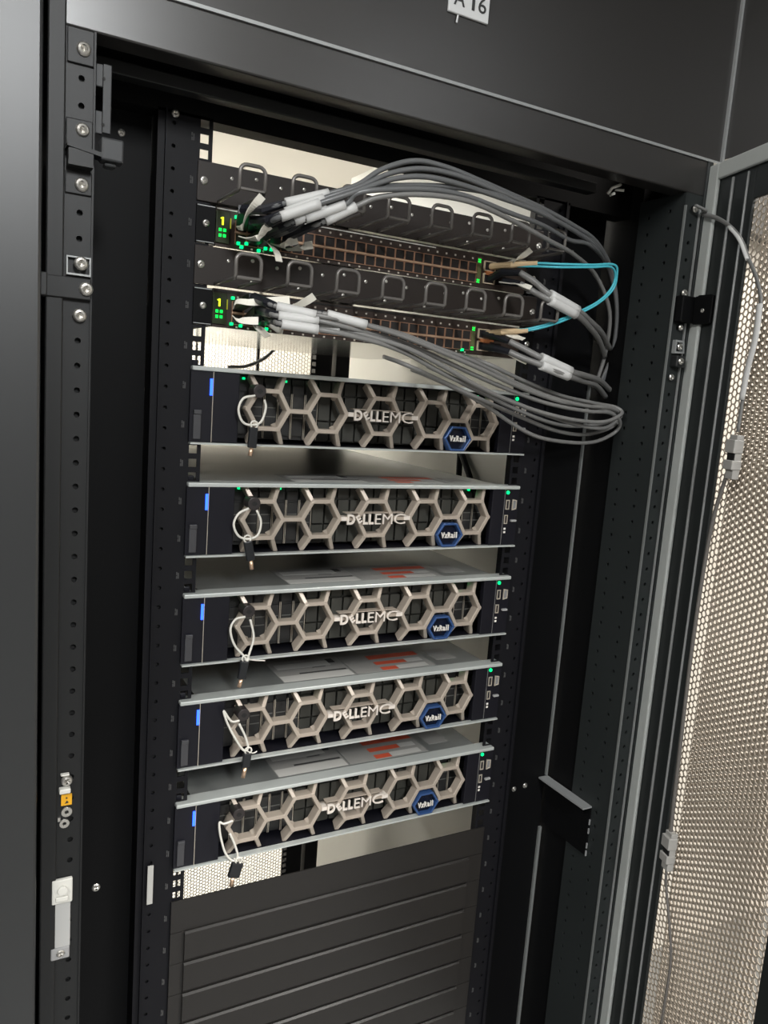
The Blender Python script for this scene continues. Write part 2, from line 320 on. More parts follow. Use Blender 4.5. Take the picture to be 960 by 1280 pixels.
DOORC= [(-0.0249, 1.7387), (0.0104, 1.7319), (0.0449, 1.7201), (0.0771, 1.703), (0.1022, 1.6829), (0.1237, 1.6553), (0.1444, 1.6286), (0.1582, 1.5985), (0.1592, 1.5602), (0.1527, 1.5215), (0.1491, 1.482), (0.1486, 1.4419), (0.149, 1.4116), (0.1368, 1.3794), (0.1238, 1.3248), (0.1183, 1.2479), (0.1167, 1.1585), (0.1185, 1.0679), (0.1214, 0.9877), (0.1237, 0.9177), (0.127, 0.8594), (0.1298, 0.8124), (0.1487, 0.7643), (0.164, 0.7146), (0.1642, 0.6529), (0.163, 0.6143)]
TABS = {
 'A0': [(-0.2028,-0.03,1.624),(-0.2038,-0.05,1.6219),(-0.2064,-0.07,1.63),(-0.2033,-0.085,1.6385),(-0.1969,-0.09,1.6483)],
 'A1': [(-0.1996,-0.03,1.6152),(-0.1952,-0.05,1.6108),(-0.1914,-0.07,1.6105),(-0.1891,-0.08,1.6176),(-0.1858,-0.085,1.6215)],
 'A3': [(-0.1719,-0.03,1.616),(-0.1694,-0.05,1.6071),(-0.1671,-0.06,1.5995),(-0.1657,-0.065,1.5899)],
 'A4': [(-0.1623,-0.03,1.6132),(-0.1583,-0.05,1.6088),(-0.1549,-0.065,1.6117),(-0.1478,-0.07,1.6146)],
 'A5': [(-0.1449,-0.03,1.6097),(-0.1412,-0.05,1.6087),(-0.1379,-0.065,1.61),(-0.1297,-0.07,1.6123)],
 'B1': [(-0.2065,-0.04,1.5383),(-0.2079,-0.055,1.5432),(-0.1969,-0.065,1.5431),(-0.1825,-0.07,1.5453),(-0.1708,-0.075,1.5472),(-0.1571,-0.08,1.5493)],
 'B2': [(-0.206,-0.04,1.5281),(-0.2052,-0.055,1.5241),(-0.1959,-0.065,1.5238),(-0.1877,-0.07,1.5244)],
 'B4': [(-0.1487,-0.05,1.5426),(-0.1415,-0.065,1.5461),(-0.1346,-0.075,1.5515),(-0.1285,-0.08,1.557)],
 'B3': [(-0.1872,-0.045,1.5229),(-0.1867,-0.06,1.519),(-0.1809,-0.065,1.5143),(-0.176,-0.07,1.5086)],
 'B5': [(-0.1677,-0.045,1.5241),(-0.1617,-0.055,1.5191),(-0.1569,-0.06,1.5177),(-0.1581,-0.07,1.5216)],
 'up1': [(0.1634,-0.02,1.6356),(0.1637,-0.04,1.6377),(0.1669,-0.055,1.6436),(0.1734,-0.065,1.6523)],
 'up2': [(0.162,-0.02,1.6138),(0.167,-0.04,1.6107),(0.1713,-0.055,1.609),(0.1795,-0.065,1.6053)],
 'dn1': [(0.1629,-0.02,1.5502),(0.1643,-0.04,1.5466),(0.1742,-0.05,1.5432),(0.1799,-0.06,1.5404)],
 'dn2': [(0.1631,-0.02,1.5259),(0.1672,-0.04,1.5219),(0.175,-0.055,1.5162),(0.185,-0.065,1.5109)],
}

# ================================================================== the room
def slab(name, x0, x1, y0, y1, z0, z1, m): return obj(name, MB().box(x0, x1, y0, y1, z0, z1), m, kind='structure')
slab('floor', -2.6, 3.0, -4.8, 0.98, -0.1, 0.0, mat('grey floor tile', (0.17, 0.17, 0.165), 0.4, noise=0.06, nscale=4))
slab('floor_rear', -2.6, 3.0, 0.98, 2.4, -0.1, 0.0, FLOORM)
slab('ceiling', -2.6, 3.0, -4.8, 0.98, 2.8, 2.9, CEILM)
slab('ceiling_rear', -2.6, 3.0, 1.0, 2.4, 2.13, 2.23, CEILM)
slab('wall_upper', -2.6, 3.0, 0.98, 1.0, 2.13, 2.9, WALLD)
slab('wall_back', -2.6, 3.0, 2.3, 2.4, 0.0, 2.8, WALLM)
slab('wall_front', -2.6, 3.0, -4.8, -4.7, 0.0, 2.8, WALLD)
slab('wall_left', -2.6, -2.5, -4.7, 2.3, 0.0, 2.8, WALLD)
slab('wall_right', 2.9, 3.0, -4.7, 2.3, 0.0, 2.8, WALLM)
slab('wall_side', 0.475, 2.9, 0.42, 0.5, 0.0, 1.88, WALLM)
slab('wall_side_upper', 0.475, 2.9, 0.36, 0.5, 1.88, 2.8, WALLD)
for i, (x, y, sx, sy, lab) in enumerate([(-0.35, -3.1, .45, 1.65, 'long ceiling lamp over the aisle, left of the rack'), (1.32, -2.05, .38, 1.2, 'long ceiling lamp over the aisle, right of the rack'),
                                   (-0.3, 1.9, 1.7, .3, 'long ceiling lamp behind the rack'), (-1.9, -1.5, .32, 1.35, 'added fill lamp on the ceiling, further left along the aisle'), (1.5, -0.35, 1.2, .3, 'ceiling lamp beyond the open mesh door')]):
    zc = 2.13 if y > 1 else 2.8
    t = thing('ceiling_lamp', (x, y, zc), lab, 'lamp')
    obj('lamp_frame', MB().box(x-sx/2, x+sx/2, y-sy/2, y+sy/2, zc-.02, zc), LAMPF, t)
    obj('diffuser', MB().box(x-sx/2+.02, x+sx/2-.02, y-sy/2+.02, y+sy/2-.02, zc-.025, zc-.0195), LAMPM, t)

# ================================================================== rack cabinet
ZT = 1.757                       # underside of the front top beam
cab = thing('rack_cabinet', (0.02, 0.4, 0), 'open black server rack cabinet holding five honeycomb fronted servers', 'rack')
# --- front frame
def post_plate(x0, x1, y, z0, z1, xc, pitch, zc0, r=0.0028):
    m = MB(); cells = []; z = z0; zc = zc0
    while zc - pitch/2 > z0: zc -= pitch
    while zc < z1 - pitch/2:
        cells.append((x0, x1, max(z0, zc - pitch/2), zc + pitch/2, ('o', xc, zc, r))) if zc - r > z0 + .001 else None
        zc += pitch
    top = max(c[3] for c in cells); low = min(c[2] for c in cells)
    cells.append((x0, x1, top, z1, None))
    if low > z0 + 1e-4: cells.append((x0, x1, z0, low, None))
    perf(m, (0, y, 0), (1,0,0), (0,0,1), (0,1,0), cells, .002); return m
m = MB().box(-.4035,-.388,-.104,-.045,.02,1.803)
obj('front_post', m, POSTM, cab, bevel=.0015)
obj('post_core', MB().box(-.388,-.364,-.094,-.045,.02,1.757), DARKHOLE, cab)
pp = obj('holed_strip', post_plate(-.388,-.364,-.1,.02,1.757,-.3745,.0231,1.485,.0029), POSTM, cab)
obj('holed_strip_lip', MB().box(-.3645,-.3628,-.102,-.05,.02,1.757), POSTM, cab)
# right post: holed front strip, edge and holed inner face
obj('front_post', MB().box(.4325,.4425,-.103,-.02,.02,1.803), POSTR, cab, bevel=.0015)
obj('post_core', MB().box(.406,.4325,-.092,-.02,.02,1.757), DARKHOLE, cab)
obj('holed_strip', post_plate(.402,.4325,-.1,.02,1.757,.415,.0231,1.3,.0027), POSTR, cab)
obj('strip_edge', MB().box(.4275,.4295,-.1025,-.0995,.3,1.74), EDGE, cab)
m = MB(); cells = []
z = .5
while z < 1.73:
    cells += [(-.1, -.058, z, z+.0231, ('o', -.0745, z+.0115, .0026)), (-.058, -.0175, z, z+.0231, ('o', -.0365, z+.008, .0026))]
    z += .0231
cells += [(-.1, -.0175, .02, .5, None), (-.1, -.0175, z, 1.757, None)]
perf(m, (.4,0,0), (0,1,0), (0,0,1), (1,0,0), cells, .0025)
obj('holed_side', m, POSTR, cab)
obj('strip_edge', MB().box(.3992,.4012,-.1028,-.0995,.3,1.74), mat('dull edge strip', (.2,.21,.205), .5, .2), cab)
# top beam and roof
obj('top_beam', MB().box(-.4035,.4425,-.1,-.07,ZT,1.803), HEADM, cab, bevel=.002)
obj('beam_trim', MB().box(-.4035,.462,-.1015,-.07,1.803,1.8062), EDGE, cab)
obj('inner_beam', MB().box(-.36,.285,-.050,-.032,1.744,1.757), POSTM, cab, bevel=.001)
obj('roof', MB().box(-.4035,.4425,-.07,.72,1.98,2.0), POWDER, cab)
obj('cross_beam', MB().box(-.362,.40,.0005,.03,1.736,1.98), POWDER, cab)
# side linings
obj('side_panel', MB().box(-.4035,-.3985,-.045,.98,.02,1.98), POWDER, cab)
obj('side_panel', MB().box(.402,.4425,-.02,.20,.02,1.98), POWDER, cab)
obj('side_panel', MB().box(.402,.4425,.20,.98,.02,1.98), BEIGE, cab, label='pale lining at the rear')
# air baffle panels beside the rails
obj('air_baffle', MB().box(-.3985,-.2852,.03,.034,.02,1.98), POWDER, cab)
obj('air_baffle', MB().box(.287,.396,.045,.049,.02,1.98), POWDER, cab)
obj('baffle_seam', MB().box(.2865,.2885,.040,.045,.3,1.7), POSTM, cab)
for z0, z1, w in ((.842,1.497,.0035),(.3,.748,.0052)):
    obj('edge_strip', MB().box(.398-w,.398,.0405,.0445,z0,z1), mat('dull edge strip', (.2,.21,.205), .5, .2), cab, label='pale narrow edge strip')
# bracket on the right inner wall
br = obj('wall_bracket', MB(), POWDER, cab) if False else None
m = MB(); cells = []
for i in range(4):
    for j in range(3):
        a0 = -.065 + i*.027; b0 = .757 + j*.027
        cells.append((a0, a0+.027, b0, b0+.027, ('s', a0+.0135, b0+.0135, .002, .003)))
perf(m, (.397,0,0), (0,1,0), (0,0,1), (1,0,0), cells, .0025)
m.box(.3975,.4,-.064,.041,.759,.836)
br = obj('wall_bracket', m, POWDER, cab)
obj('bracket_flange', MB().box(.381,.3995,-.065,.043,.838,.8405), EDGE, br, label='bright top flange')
for z in (.815,.80,.775,.762): obj('flange_glint', MB().box(.3962,.3985,-.0665,-.065,z-.005,z+.004), EDGE, br)  # small pale boxes stand in for glints on the bracket edge
obj('lower_panel', MB().box(-.2255,.2255,.004,.008,.02,.4925), BLANKM, cab)
# 19 inch rails with square and round holes
def rail(sx):
    m = MB(); cells = []; holes = []
    x = lambda v: v * sx
    for u in range(-12, 21):
        zb = ZB + u*U
        for a, b, c in ((0,.01485,.0064),(.01485,.02965,.02223),(.02965,.04445,.03807)):
            z0, z1 = zb+a, zb+b
            if z0 > 1.735: continue
            e0, e1 = sorted((x(.2405), x(.2275)))
            cells.append((e0, e1, z0, z1, ('s', x(.2345), zb+c, .0048, .0048)))
    zlo = ZB - 12*U; zhi = max(c[3] for c in cells)
    a, b = sorted((x(.2275), x(.2255))); cells.append((a, b, zlo, zhi, None))
    a, b = sorted((x(.2405), x(.262))); cells.append((a, b, zlo, zhi, None))
    z = zlo
    while z + .0233 < zhi:
        a, b = sorted((x(.262), x(.276))); cells.append((a, b, z, z+.0233, ('o', x(.268), z+.01165, .0023))); z += .0233
    cells.append((a, b, z, zhi, None)); cells.append((a, b, .02, zlo, None))
    a2, b2 = sorted((x(.2255), x(.262))); cells.append((a2, b2, .02, zlo, None))
    a2, b2 = sorted((x(.276), x(.285))); cells.append((a2, b2, .02, zhi, None))
    perf(m, (0,0.0005,0), (1,0,0), (0,0,1), (0,1,0), cells, .002)
    a, b = sorted((x(.283), x(.285))); m.box(a, b, .002, .045, .02, zhi)
    a, b = sorted((x(.276), x(.2775))); m.box(a, b, -.004, .0005, .02, zhi)
    a, b = sorted((x(.2395), x(.2425))); m.box(a, b, .0025, .03, .02, zhi) if sx > 0 else None
    return m
rl = obj('mounting_rail', rail(-1), RAILM, cab); rr_ = obj('mounting_rail', rail(1), RAILM, cab)
obj('rail_backing', MB().box(-.2755,-.262,.006,.03,.02,1.73), DARKHOLE, cab)
obj('rail_backing', MB().box(.262,.2755,.006,.03,.02,1.73), DARKHOLE, cab)
mark = None
NUMW = mat('faint number print', (0.06, 0.06, 0.06), 0.6)
for r, s in ((rl, -1), (rr_, 1)):
    for u in range(-10, 20):
        z = ZB + (u+.5)*U; xx = s*.2475 if s < 0 else .2525
        mm = MB().box(xx-.0015, xx-.0003, -.0003, .0006, z-.004, z-.0005).box(xx+.0003, xx+.0016, -.0003, .0006, z-.004, z+.003).box(xx-.0015, xx-.0003, -.0003, .0006, z+.0005, z+.004)
        obj('number_mark', mm, NUMW, r)
# rear: rails, perforated rear door
def rear_rail(x0, x1, holes_x):
    m = MB(); cells = []; z = .05
    while z < 1.78:
        cells.append((x0, x1, z, z+.0148, ('s', holes_x, z+.0074, .0045, .0045))); z += .0148
    perf(m, (0,.72,0), (1,0,0), (0,0,1), (0,1,0), cells, .002); return m
obj('rear_rail', rear_rail(.212,.226,.2185), RAILM, cab)
obj('rear_rail', MB().box(.226,.262,.72,.75,.05,1.79).box(.272,.305,.72,.75,.05,1.79), RAILM, cab)
obj('rear_rail', rear_rail(-.232,-.218,-.225), RAILM, cab)
obj('rear_rail', MB().box(-.29,-.232,.72,.75,.05,1.79), RAILM, cab)
m = MB(); hexmesh(m, (-.34,1.0,.012), (1,0,0), (0,0,1), (0,1,0), .745, 1.83, .0093, .0015, .0015)
rd = thing('rear_door', (0.02,1.0,0), None, None, parent=cab)
obj('mesh_sheet', m, REARM, rd, kind='stuff')
obj('rear_frame', MB().box(-.4035,-.34,.985,1.01,.02,1.9).box(.40,.4425,.985,1.01,.02,1.9).box(-.34,.40,.985,1.01,.004,.014).box(-.34,.40,.985,1.01,1.83,1.9).box(.182,.188,.99,.999,.06,1.83).box(.03,.034,.99,.999,.06,1.83), POSTM, rd)
for q in ([(.392,.33,1.30),(.393,.36,1.335),(.395,.41,1.385)],[(.392,.375,1.30),(.394,.38,1.34),(.396,.385,1.37)],[(.3985,.80,.345),(.3985,.86,.40),(.3985,.90,.43)]): obj('rear_cable', MB().tube(crom(q), .006), CONNM, cab)
obj('rear_cable', MB().tube(crom([(.09,.93,1.49),(.14,.93,1.497),(.19,.92,1.53),(.23,.9,1.6)]), .004), CABLEM, cab)
# fittings on the left post
for z in (1.7399,1.6717,1.6247,1.5547,1.5324,1.5083): screw(cab, -.3735 if z != 1.5324 else -.3688, -.1025 if z not in (1.5324,1.5547) else -.107, z, .0062, .0035)
screw(cab, -.317, .03, 1.7125, .0042); screw(cab, -.2675, -.001, 1.7355, .0044); screw(cab, -.327, .03, .828, .0052)
obj('screw_plate', MB().box(-.387,-.3645,-.1025,-.1005,1.727,1.7565), POSTM, cab, bevel=.0008)
obj('screw_plate', MB().box(-.3875,-.3645,-.1025,-.1005,1.616,1.636), POSTM, cab, bevel=.0008)
lat = obj('latch', MB().box(-.3875,-.3645,-.1035,-.1005,1.656,1.6805), POSTM, cab, bevel=.001)
obj('latch_arm', MB().prism((-.3875,-.108,1.655),(-.358,-.108,1.6505),(0,-1,0),[(-.0018,-.008),(.0018,-.008),(.0018,.009),(-.0018,.009)]).box(-.3865,-.3655,-.116,-.1005,1.638,1.652), POSTM, lat)
obj('latch_block', MB().box(-.3592,-.3395,-.1175,-.1,1.6465,1.6665).box(-.3555,-.345,-.113,-.1,1.6425,1.6465), BLOCKM, lat, bevel=.0018)
m = MB(); m.box(-.356,-.3485,-.0995,-.0965,1.674,1.7335).box(-.3625,-.356,-.0995,-.0965,1.713,1.7325).box(-.3625,-.356,-.0995,-.0965,1.6725,1.6925)
pl = obj('strike_plate', m, BLOCKM, cab, bevel=.0008)
for z in (1.7205,1.681): obj('plate_hole', MB().cyl((-.3555,-.0998,z),(-.3555,-.0994,z), .0016, 8), DARKHOLE, pl)
obj('cage_nut', MB().ring([(-.3858,-.1045,1.544),(-.3645,-.1045,1.544),(-.3645,-.1045,1.561),(-.3858,-.1045,1.561)], [(-.3845,-.1045,1.5457),(-.3658,-.1045,1.5457),(-.3658,-.1045,1.5597),(-.3845,-.1045,1.5597)], (0,.004,0)), EDGE, cab)
obj('latch_plate', MB().box(-.4035,-.364,-.1065,-.1035,1.5225,1.5418), POSTM, cab, bevel=.001)
obj('latch_plate', MB().box(-.4115,-.4035,-.122,-.1035,1.5215,1.5418), POSTM, cab, bevel=.001)
# lower left fittings: clip, amber sticker, washers, plastic strip
screw(cab, -.379, -.1025, 1.0447, .0058, .004)
obj('clip', MB().box(-.3862,-.3755,-.108,-.1005,1.0322,1.0375).box(-.385,-.3765,-.106,-.1005,1.0505,1.0525), CREAM, cab, bevel=.001)
ws = obj('warning_sticker', MB().box(-.3838,-.3735,-.1015,-.1005,1.0165,1.0285), YELLOW, cab, label='small amber warning sticker')
obj('sticker_symbol', MB().poly([(-.3805,-.1018,1.0185),(-.3765,-.1018,1.0195),(-.3785,-.1018,1.0218)], (0,-.0002,0)).box(-.3795,-.378,-.102,-.1016,1.0238,1.0253), INK, ws)
for x, z, r in ((-.3785,1.0092,.0054),(-.3805,.9968,.005)):
    m = MB(); n = 14
    m.ring([(x+r*math.cos(2*PI*k/n), -.1025, z+r*math.sin(2*PI*k/n)) for k in range(n)], [(x+r*.35*math.cos(2*PI*k/n), -.1025, z+r*.35*math.sin(2*PI*k/n)) for k in range(n)], (0,.002,0))
    obj('washer', m, ZINC, cab, bevel=.0004)
obj('washer_tab', MB().box(-.387,-.3845,-.103,-.1005,1.0005,1.0045), ZINC, cab)
st = obj('plastic_strip', MB().box(-.3915,-.3735,-.1035,-.1005,.857,.912), TAPEC, cab, bevel=.0008, label='translucent plastic strip')
obj('strip_end', MB().box(-.392,-.372,-.1055,-.1005,.909,.936), CREAM, st, bevel=.0012)
obj('strip_bump', MB().box(-.3885,-.3765,-.108,-.1055,.913,.918).cyl((-.382,-.109,.925),(-.382,-.1055,.925),.005,12), CREAM, st, bevel=.0006)
obj('strip_end', MB().box(-.3925,-.374,-.1055,-.1005,.845,.858), mat('clear strip end', (.3,.3,.3), .25), st, bevel=.0012)
screw(st, -.383, -.1055, .852, .004)
obj('asset_tag', MB().box(-.2725,-.2655,-.0055,-.0042,.8125,.864), LABELW, cab, label='narrow pale tag on the rail')
# fittings on the right
for x, y, z, r in ((.416,-.1035,1.737,.0048),(.415,-.104,1.6245,.0052),(.417,-.1035,1.578,.0042),(.416,-.107,1.5515,.0048),(.4165,-.112,1.5315,.0048),(.411,-.1035,1.509,.0045)): screw(cab, x, y, z, r, .003)
m = MB().ring([(.408,-.107,1.542),(.4275,-.107,1.543),(.4245,-.107,1.5605),(.408,-.107,1.5605)], [(.4105,-.107,1.545),(.4235,-.107,1.5455),(.4215,-.107,1.5575),(.4105,-.107,1.5575)], (0,.006,0))
obj('cage_nut', m, EDGE, cab)
obj('screw_block', MB().box(.409,.4265,-.112,-.1,1.5235,1.539), PANELM, cab, bevel=.0015)
cb = obj('catch_block', MB().box(.404,.4335,-.114,-.1,1.585,1.6205), POWDER, cab, bevel=.0015)
obj('catch_jaw', MB().box(.426,.4335,-.145,-.114,1.583,1.621).box(.4265,.442,-.14,-.126,1.583,1.589).box(.4265,.446,-.14,-.118,1.617,1.6225), POWDER, cb, bevel=.0015)
screw(cb, .4255, -.13, 1.601, .003, .0015, rx=(0,0,-PI/2))
for x, z in ((.332,.827),(.305,.827),(.355,.829)):
    if x != .305: screw(cab, x, .045, z, .0045)
screw(cab, .300, .045, .8265, .0045)
for x, z in ((.30,1.723),(.335,1.675)): screw(cab, x, .045, z+.01, .003)
obj('white_clip', MB().tube([(.298,-.058,1.744),(.299,-.064,1.7505),(.306,-.066,1.754),(.312,-.066,1.757)], .002).tube([(.3025,-.058,1.743),(.3035,-.065,1.7445)], .002).tube([(.310,-.058,1.7515),(.319,-.066,1.7505)], .0018), CREAM, cab, smooth=True)

# ---- open right door leaf (hinged at the right post, swung towards the aisle)
A16 = math.radians(16); DT = Vector((-math.sin(A16), -math.cos(A16), 0)); DN = Vector((math.cos(A16), -math.sin(A16), 0)); D0 = Vector((.443, -.1, 0))
def dp(t, z, n=0.0): q = D0 + DT*t + DN*n + Vector((0,0,z)); return (q.x, q.y, q.z)
def dbox(mb, t0, t1, n0, n1, z0, z1):
    c = [dp(t, z, n) for z in (z0, z1) for t, n in ((t0,n0),(t1,n0),(t1,n1),(t0,n1))]
    return mb.add(c, [(0,3,2,1),(4,5,6,7),(0,1,5,4),(1,2,6,5),(2,3,7,6),(3,0,4,7)])
door = thing('cabinet_door', (.443,-.1,.25), 'open narrow door leaf of the rack with mesh field and foam gasket', None, parent=cab)
del door['label']
m = MB(); dbox(m, .001, .098, 0, .005, .25, 1.797); dbox(m, .312, .40, 0, .005, .25, 1.797); dbox(m, .098, .312, 0, .005, 1.735, 1.797); dbox(m, .098, .312, 0, .005, .25, .3)
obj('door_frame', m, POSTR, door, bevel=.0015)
m = MB(); dbox(m, 0, .0245, -.006, 0, .25, 1.797)
for t0, t1 in ((.0245,.40),): dbox(m, t0, t1, -.006, 0, 1.7755, 1.797)
obj('gasket', m, GASKET, door, bevel=.002)
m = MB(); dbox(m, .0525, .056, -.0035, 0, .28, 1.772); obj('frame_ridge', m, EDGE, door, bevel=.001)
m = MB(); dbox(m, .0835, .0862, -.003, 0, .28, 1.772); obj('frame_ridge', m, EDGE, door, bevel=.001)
m = MB(); hexmesh(m, dp(.096, .29, .004), DT, (0,0,1), DN, .225, 1.46, .0093, .0019, .0012)
obj('mesh_sheet', m, MESHM, door, kind='stuff')
m = MB(); hexmesh(m, dp(.103, .29, .018), DT, (0,0,1), DN, .182, 1.46, .0093, .0042, .0012)
obj('mesh_sheet', m, MESHM, door, kind='stuff')
# cable hanging along the inside of the door
dc = thing('door_cable', (.40,-.2,.6), 'flat grey cable with clips hanging down inside the open mesh door', 'cable')
pts = [(.4065,-.112,1.7390), (.4225,-.116,1.7340)] + [dp(t, z, -.012) for t, z in DOORC[1:]]
obj('cable_jacket', MB().tube(crom(pts[:13], 6), .0019, 8, flat=1.6), mat('mid grey cable jacket', (.2,.2,.195), .45), dc, smooth=True)
obj('cable_jacket', MB().tube(crom(pts[13:22], 6), .0026, 8), mat('taupe cable jacket', (.14,.13,.12), .45), dc, smooth=True)
obj('cable_jacket', MB().tube(crom(pts[21:], 6), .0018, 8), MATS['taupe cable jacket'], dc, smooth=True)
obj('white_band', MB().tube(crom([dp(t, z, -.0135) for t, z in DOORC[7:11]], 6), .0024, 8, flat=1.8), SLEEVE, dc, smooth=True)
obj('white_band', MB().tube(crom([dp(t, z, -.0135) for t, z in DOORC[3:6]], 6), .0022, 8, flat=1.8), SLEEVE, dc, smooth=True)
CLIPG = mat('clear grey clip', (.4,.39,.37), .25)
for t, z in ((.1475,1.412),(.1272,.858)):
    m = MB(); dbox(m, t-.009, t+.009, -.02, -.006, z-.018, z-.006); dbox(m, t-.009, t+.009, -.02, -.006, z+.003, z+.02); dbox(m, t-.0075, t+.0075, -.016, -.006, z-.03, z+.026)
    obj('clip', m, CLIPG, dc, bevel=.001)
    m = MB(); dbox(m, t-.006, t+.007, -.0175, -.0155, z-.006, z+.003); obj('clip_window', m, DARKHOLE, dc)

# ================================================================== what surrounds the rack
nb = thing('neighbour_cabinet', (-.68,.3,0), 'smooth dark grey cabinet front at the left edge, beside the open rack', 'cabinet')
obj('front_panel', MB().box(-.95,-.4085,-.125,-.1,.02,2.05), PANELM, nb, bevel=.003)
obj('carcass', MB().box(-.95,-.411,-.1,1.0,.02,2.0), POWDER, nb)
hp = thing('header_panel', (.03,-.1,1.806), 'wide charcoal panel above the open rack, with a white plate', 'panel')
obj('panel_sheet', MB().box(-.42,.4585,-.1,-.08,1.8062,2.6), HEADM, hp)
obj('panel_seam', MB().box(.4565,.4605,-.104,-.08,1.8062,2.6), EDGE, hp)
hs = thing('side_header_panel', (.46,-.7,1.806), 'charcoal panel above the open mesh door, turned towards the aisle', 'panel')
obj('panel_sheet', MB().box(.4605,.48,-1.6,-.104,1.81,2.6), HEADM, hs)
lp = thing('label_plate', (.028,-.1035,1.8784), 'white plate lettered A 16 on the charcoal panel above the rack', 'sign')
obj('plate', MB().box(-.0005,.0527,-.1035,-.1,1.8742,1.914), PLATEW, lp, bevel=.001)
m = MB(); put_text(m, 'A', .02, .0055, .0195, -.1038, 1.8825, 1.8985); put_text(m, '1', .02, .0290, .0326, -.1038, 1.8825, 1.8985); put_text(m, '6', .02, .0376, .0480, -.1038, 1.8825, 1.8985)
obj('plate_lettering', m, INK, lp)
obj('plate_pin', MB().cyl((.0118,-.1022,1.8655),(.0128,-.1022,1.8735), .0011, 8), PLATEW, lp)

# ================================================================== servers
SX = .0777; HC = .0436; HS = .0259; HH = .0224; YF = -.006
def strut(mb, a, b, ya=YF, yb=YF, w=.0027, dep=.0145):
    A = Vector((a[0], ya, a[1])); B = Vector((b[0], yb, b[1])); d = (B - A).normalized(); A -= d*.0010; B += d*.0010
    mb.prism(A, B, (0,-1,0), [(-w,-dep),(w,-dep),(w*1.02,-.0010),(w*.8,0),(-w*.8,0),(-w*1.02,-.0010)])
def build_server():
    t = thing('rack_server', (0,0,0), 'x', 'server', 'honeycomb fronted servers in the rack')
    K = dict(world=False)
    m = MB().box(-.217,-.2155,-.001,.70,.001,.0868).box(.2165,.218,-.001,.70,.001,.0868).box(-.2155,.2165,.69,.70,.001,.0868).box(-.2155,.2165,.08,.085,.0025,.0868)
    obj('chassis', m, mat('chassis steel', (.22,.22,.215), .45, .6), t, **K)
    obj('bay_floor', MB().box(-.2155,.2165,.001,.69,.001,.0025), BEZDK, t, **K)
    cv = obj('top_cover', MB().box(-.218,.218,.012,.70,.0868,.0880), GALV, t, **K)
    obj('cover_lip', MB().box(-.2405,.2405,-.008,.0135,.0838,.0889), LIPM, t, bevel=.0012, **K)
    obj('lip_latch', MB().box(-.2385,-.231,.004,.0145,.0889,.0955), BEZDK, t, bevel=.001, **K)
    obj('bottom_edge', MB().box(-.2405,.2405,-.0085,.0,0,.0022), LIPM, t, **K)
    # front ears and dark end plates of the bezel
    le = obj('left_ear', MB().box(-.2413,-.2160,-.005,-.0005,.0026,.0836), BEZDK, t, **K)
    obj('status_light', MB().box(-.2192,-.2164,-.0066,-.005,.0565,.0755), BLUELED, le, **K)
    obj('ear_tab', MB().box(-.2375,-.2285,-.009,-.005,.0345,.0395).box(-.2375,-.2285,-.0075,-.005,.006,.0345), mat('ear release tab', (.05,.05,.055), .4), le, bevel=.0008, **K)
    obj('bezel_plate', MB().box(-.2152,-.1842,-.006,.004,.0026,.0836), BEZDK, t, bevel=.001, **K)
    obj('bezel_seam', MB().box(-.2159,-.2153,-.0062,-.002,.0026,.0836), CHROME, t, **K)
    obj('bezel_plate', MB().box(.195,.2162,-.005,.004,.0026,.0836), BEZDK, t, bevel=.001, **K)
    obj('bezel_seam', MB().box(.2163,.2168,-.0052,-.002,.0026,.0836), mat('thin grey seam', (.3,.3,.3), .4, .5), t, **K)
    re = obj('right_ear', MB().box(.2169,.2413,-.005,-.0005,.0026,.0836), BEZDK, t, **K)
    pw = obj('power_button', MB().cyl((.2208,-.0064,.0792),(.2208,-.005,.0792), .0026, 14), GREENLED, re, **K)
    n = 10
    obj('usb_port', MB().ring([(.2188,-.0064,.0545),(.2250,-.0064,.0545),(.2250,-.0064,.0685),(.2188,-.0064,.0685)], [(.2199,-.0064,.0558),(.2239,-.0064,.0558),(.2239,-.0064,.0672),(.2199,-.0064,.0672)], (0,.0014,0)), CHROME, re, **K)
    obj('usb_port', MB().ring([(.2184,-.0064,.0335),(.2240,-.0064,.0335),(.2240,-.0064,.0465),(.2184,-.0064,.0465)], [(.2194,-.0064,.0347),(.2230,-.0064,.0347),(.2230,-.0064,.0453),(.2194,-.0064,.0453)], (0,.0014,0)), CHROME, re, **K)
    for z in (.0265,.0215): obj('port_mark', MB().box(.2192,.2225,-.0056,-.005,z-.0016,z+.0012), WHITEP, re, **K)
    obj('video_port', MB().ring([(.2300,-.0064,.0535),(.2378,-.0064,.0550),(.2378,-.0064,.0680),(.2300,-.0064,.0695)], [(.2314,-.0064,.0552),(.2366,-.0064,.0562),(.2366,-.0064,.0668),(.2314,-.0064,.0678)], (0,.0014,0)), CHROME, re, **K)
    obj('port_face', MB().poly([(.2314,-.0054,.0552),(.2366,-.0054,.0562),(.2366,-.0054,.0668),(.2314,-.0054,.0678)], (0,-.0003,0)), mat('dull grey port face', (.2,.2,.2), .5), re, **K)
    obj('pull_tag', MB().box(.2295,.2385,-.0085,-.005,.0370,.0396), mat('grey pull tag', (.35,.35,.35), .5), re, **K)
    # honeycomb bezel
    m = MB(); YB = .0025
    for i in range(5):
        c = -.1470 + i*SX
        p = [(c+HS*math.cos(k*PI/3), HC+HS*math.sin(k*PI/3)) for k in range(6)]
        for k in range(6): strut(m, p[k], p[(k+1) % 6])
        for q in p: m.tube([(q[0], YF+.0144, q[1]), (q[0], YF+.0003, q[1]), (q[0], YF-.00005, q[1])], [.00315, .00315, .0027], 12)
        for k, dx, zt in ((1,.0085,.0838),(2,-.0085,.0838),(4,-.0085,.0028),(5,.0085,.0028)):
            strut(m, p[k], (p[k][0]+dx, zt), YF, YB)
        if i < 4: strut(m, p[0], (c+SX-HS, HC))
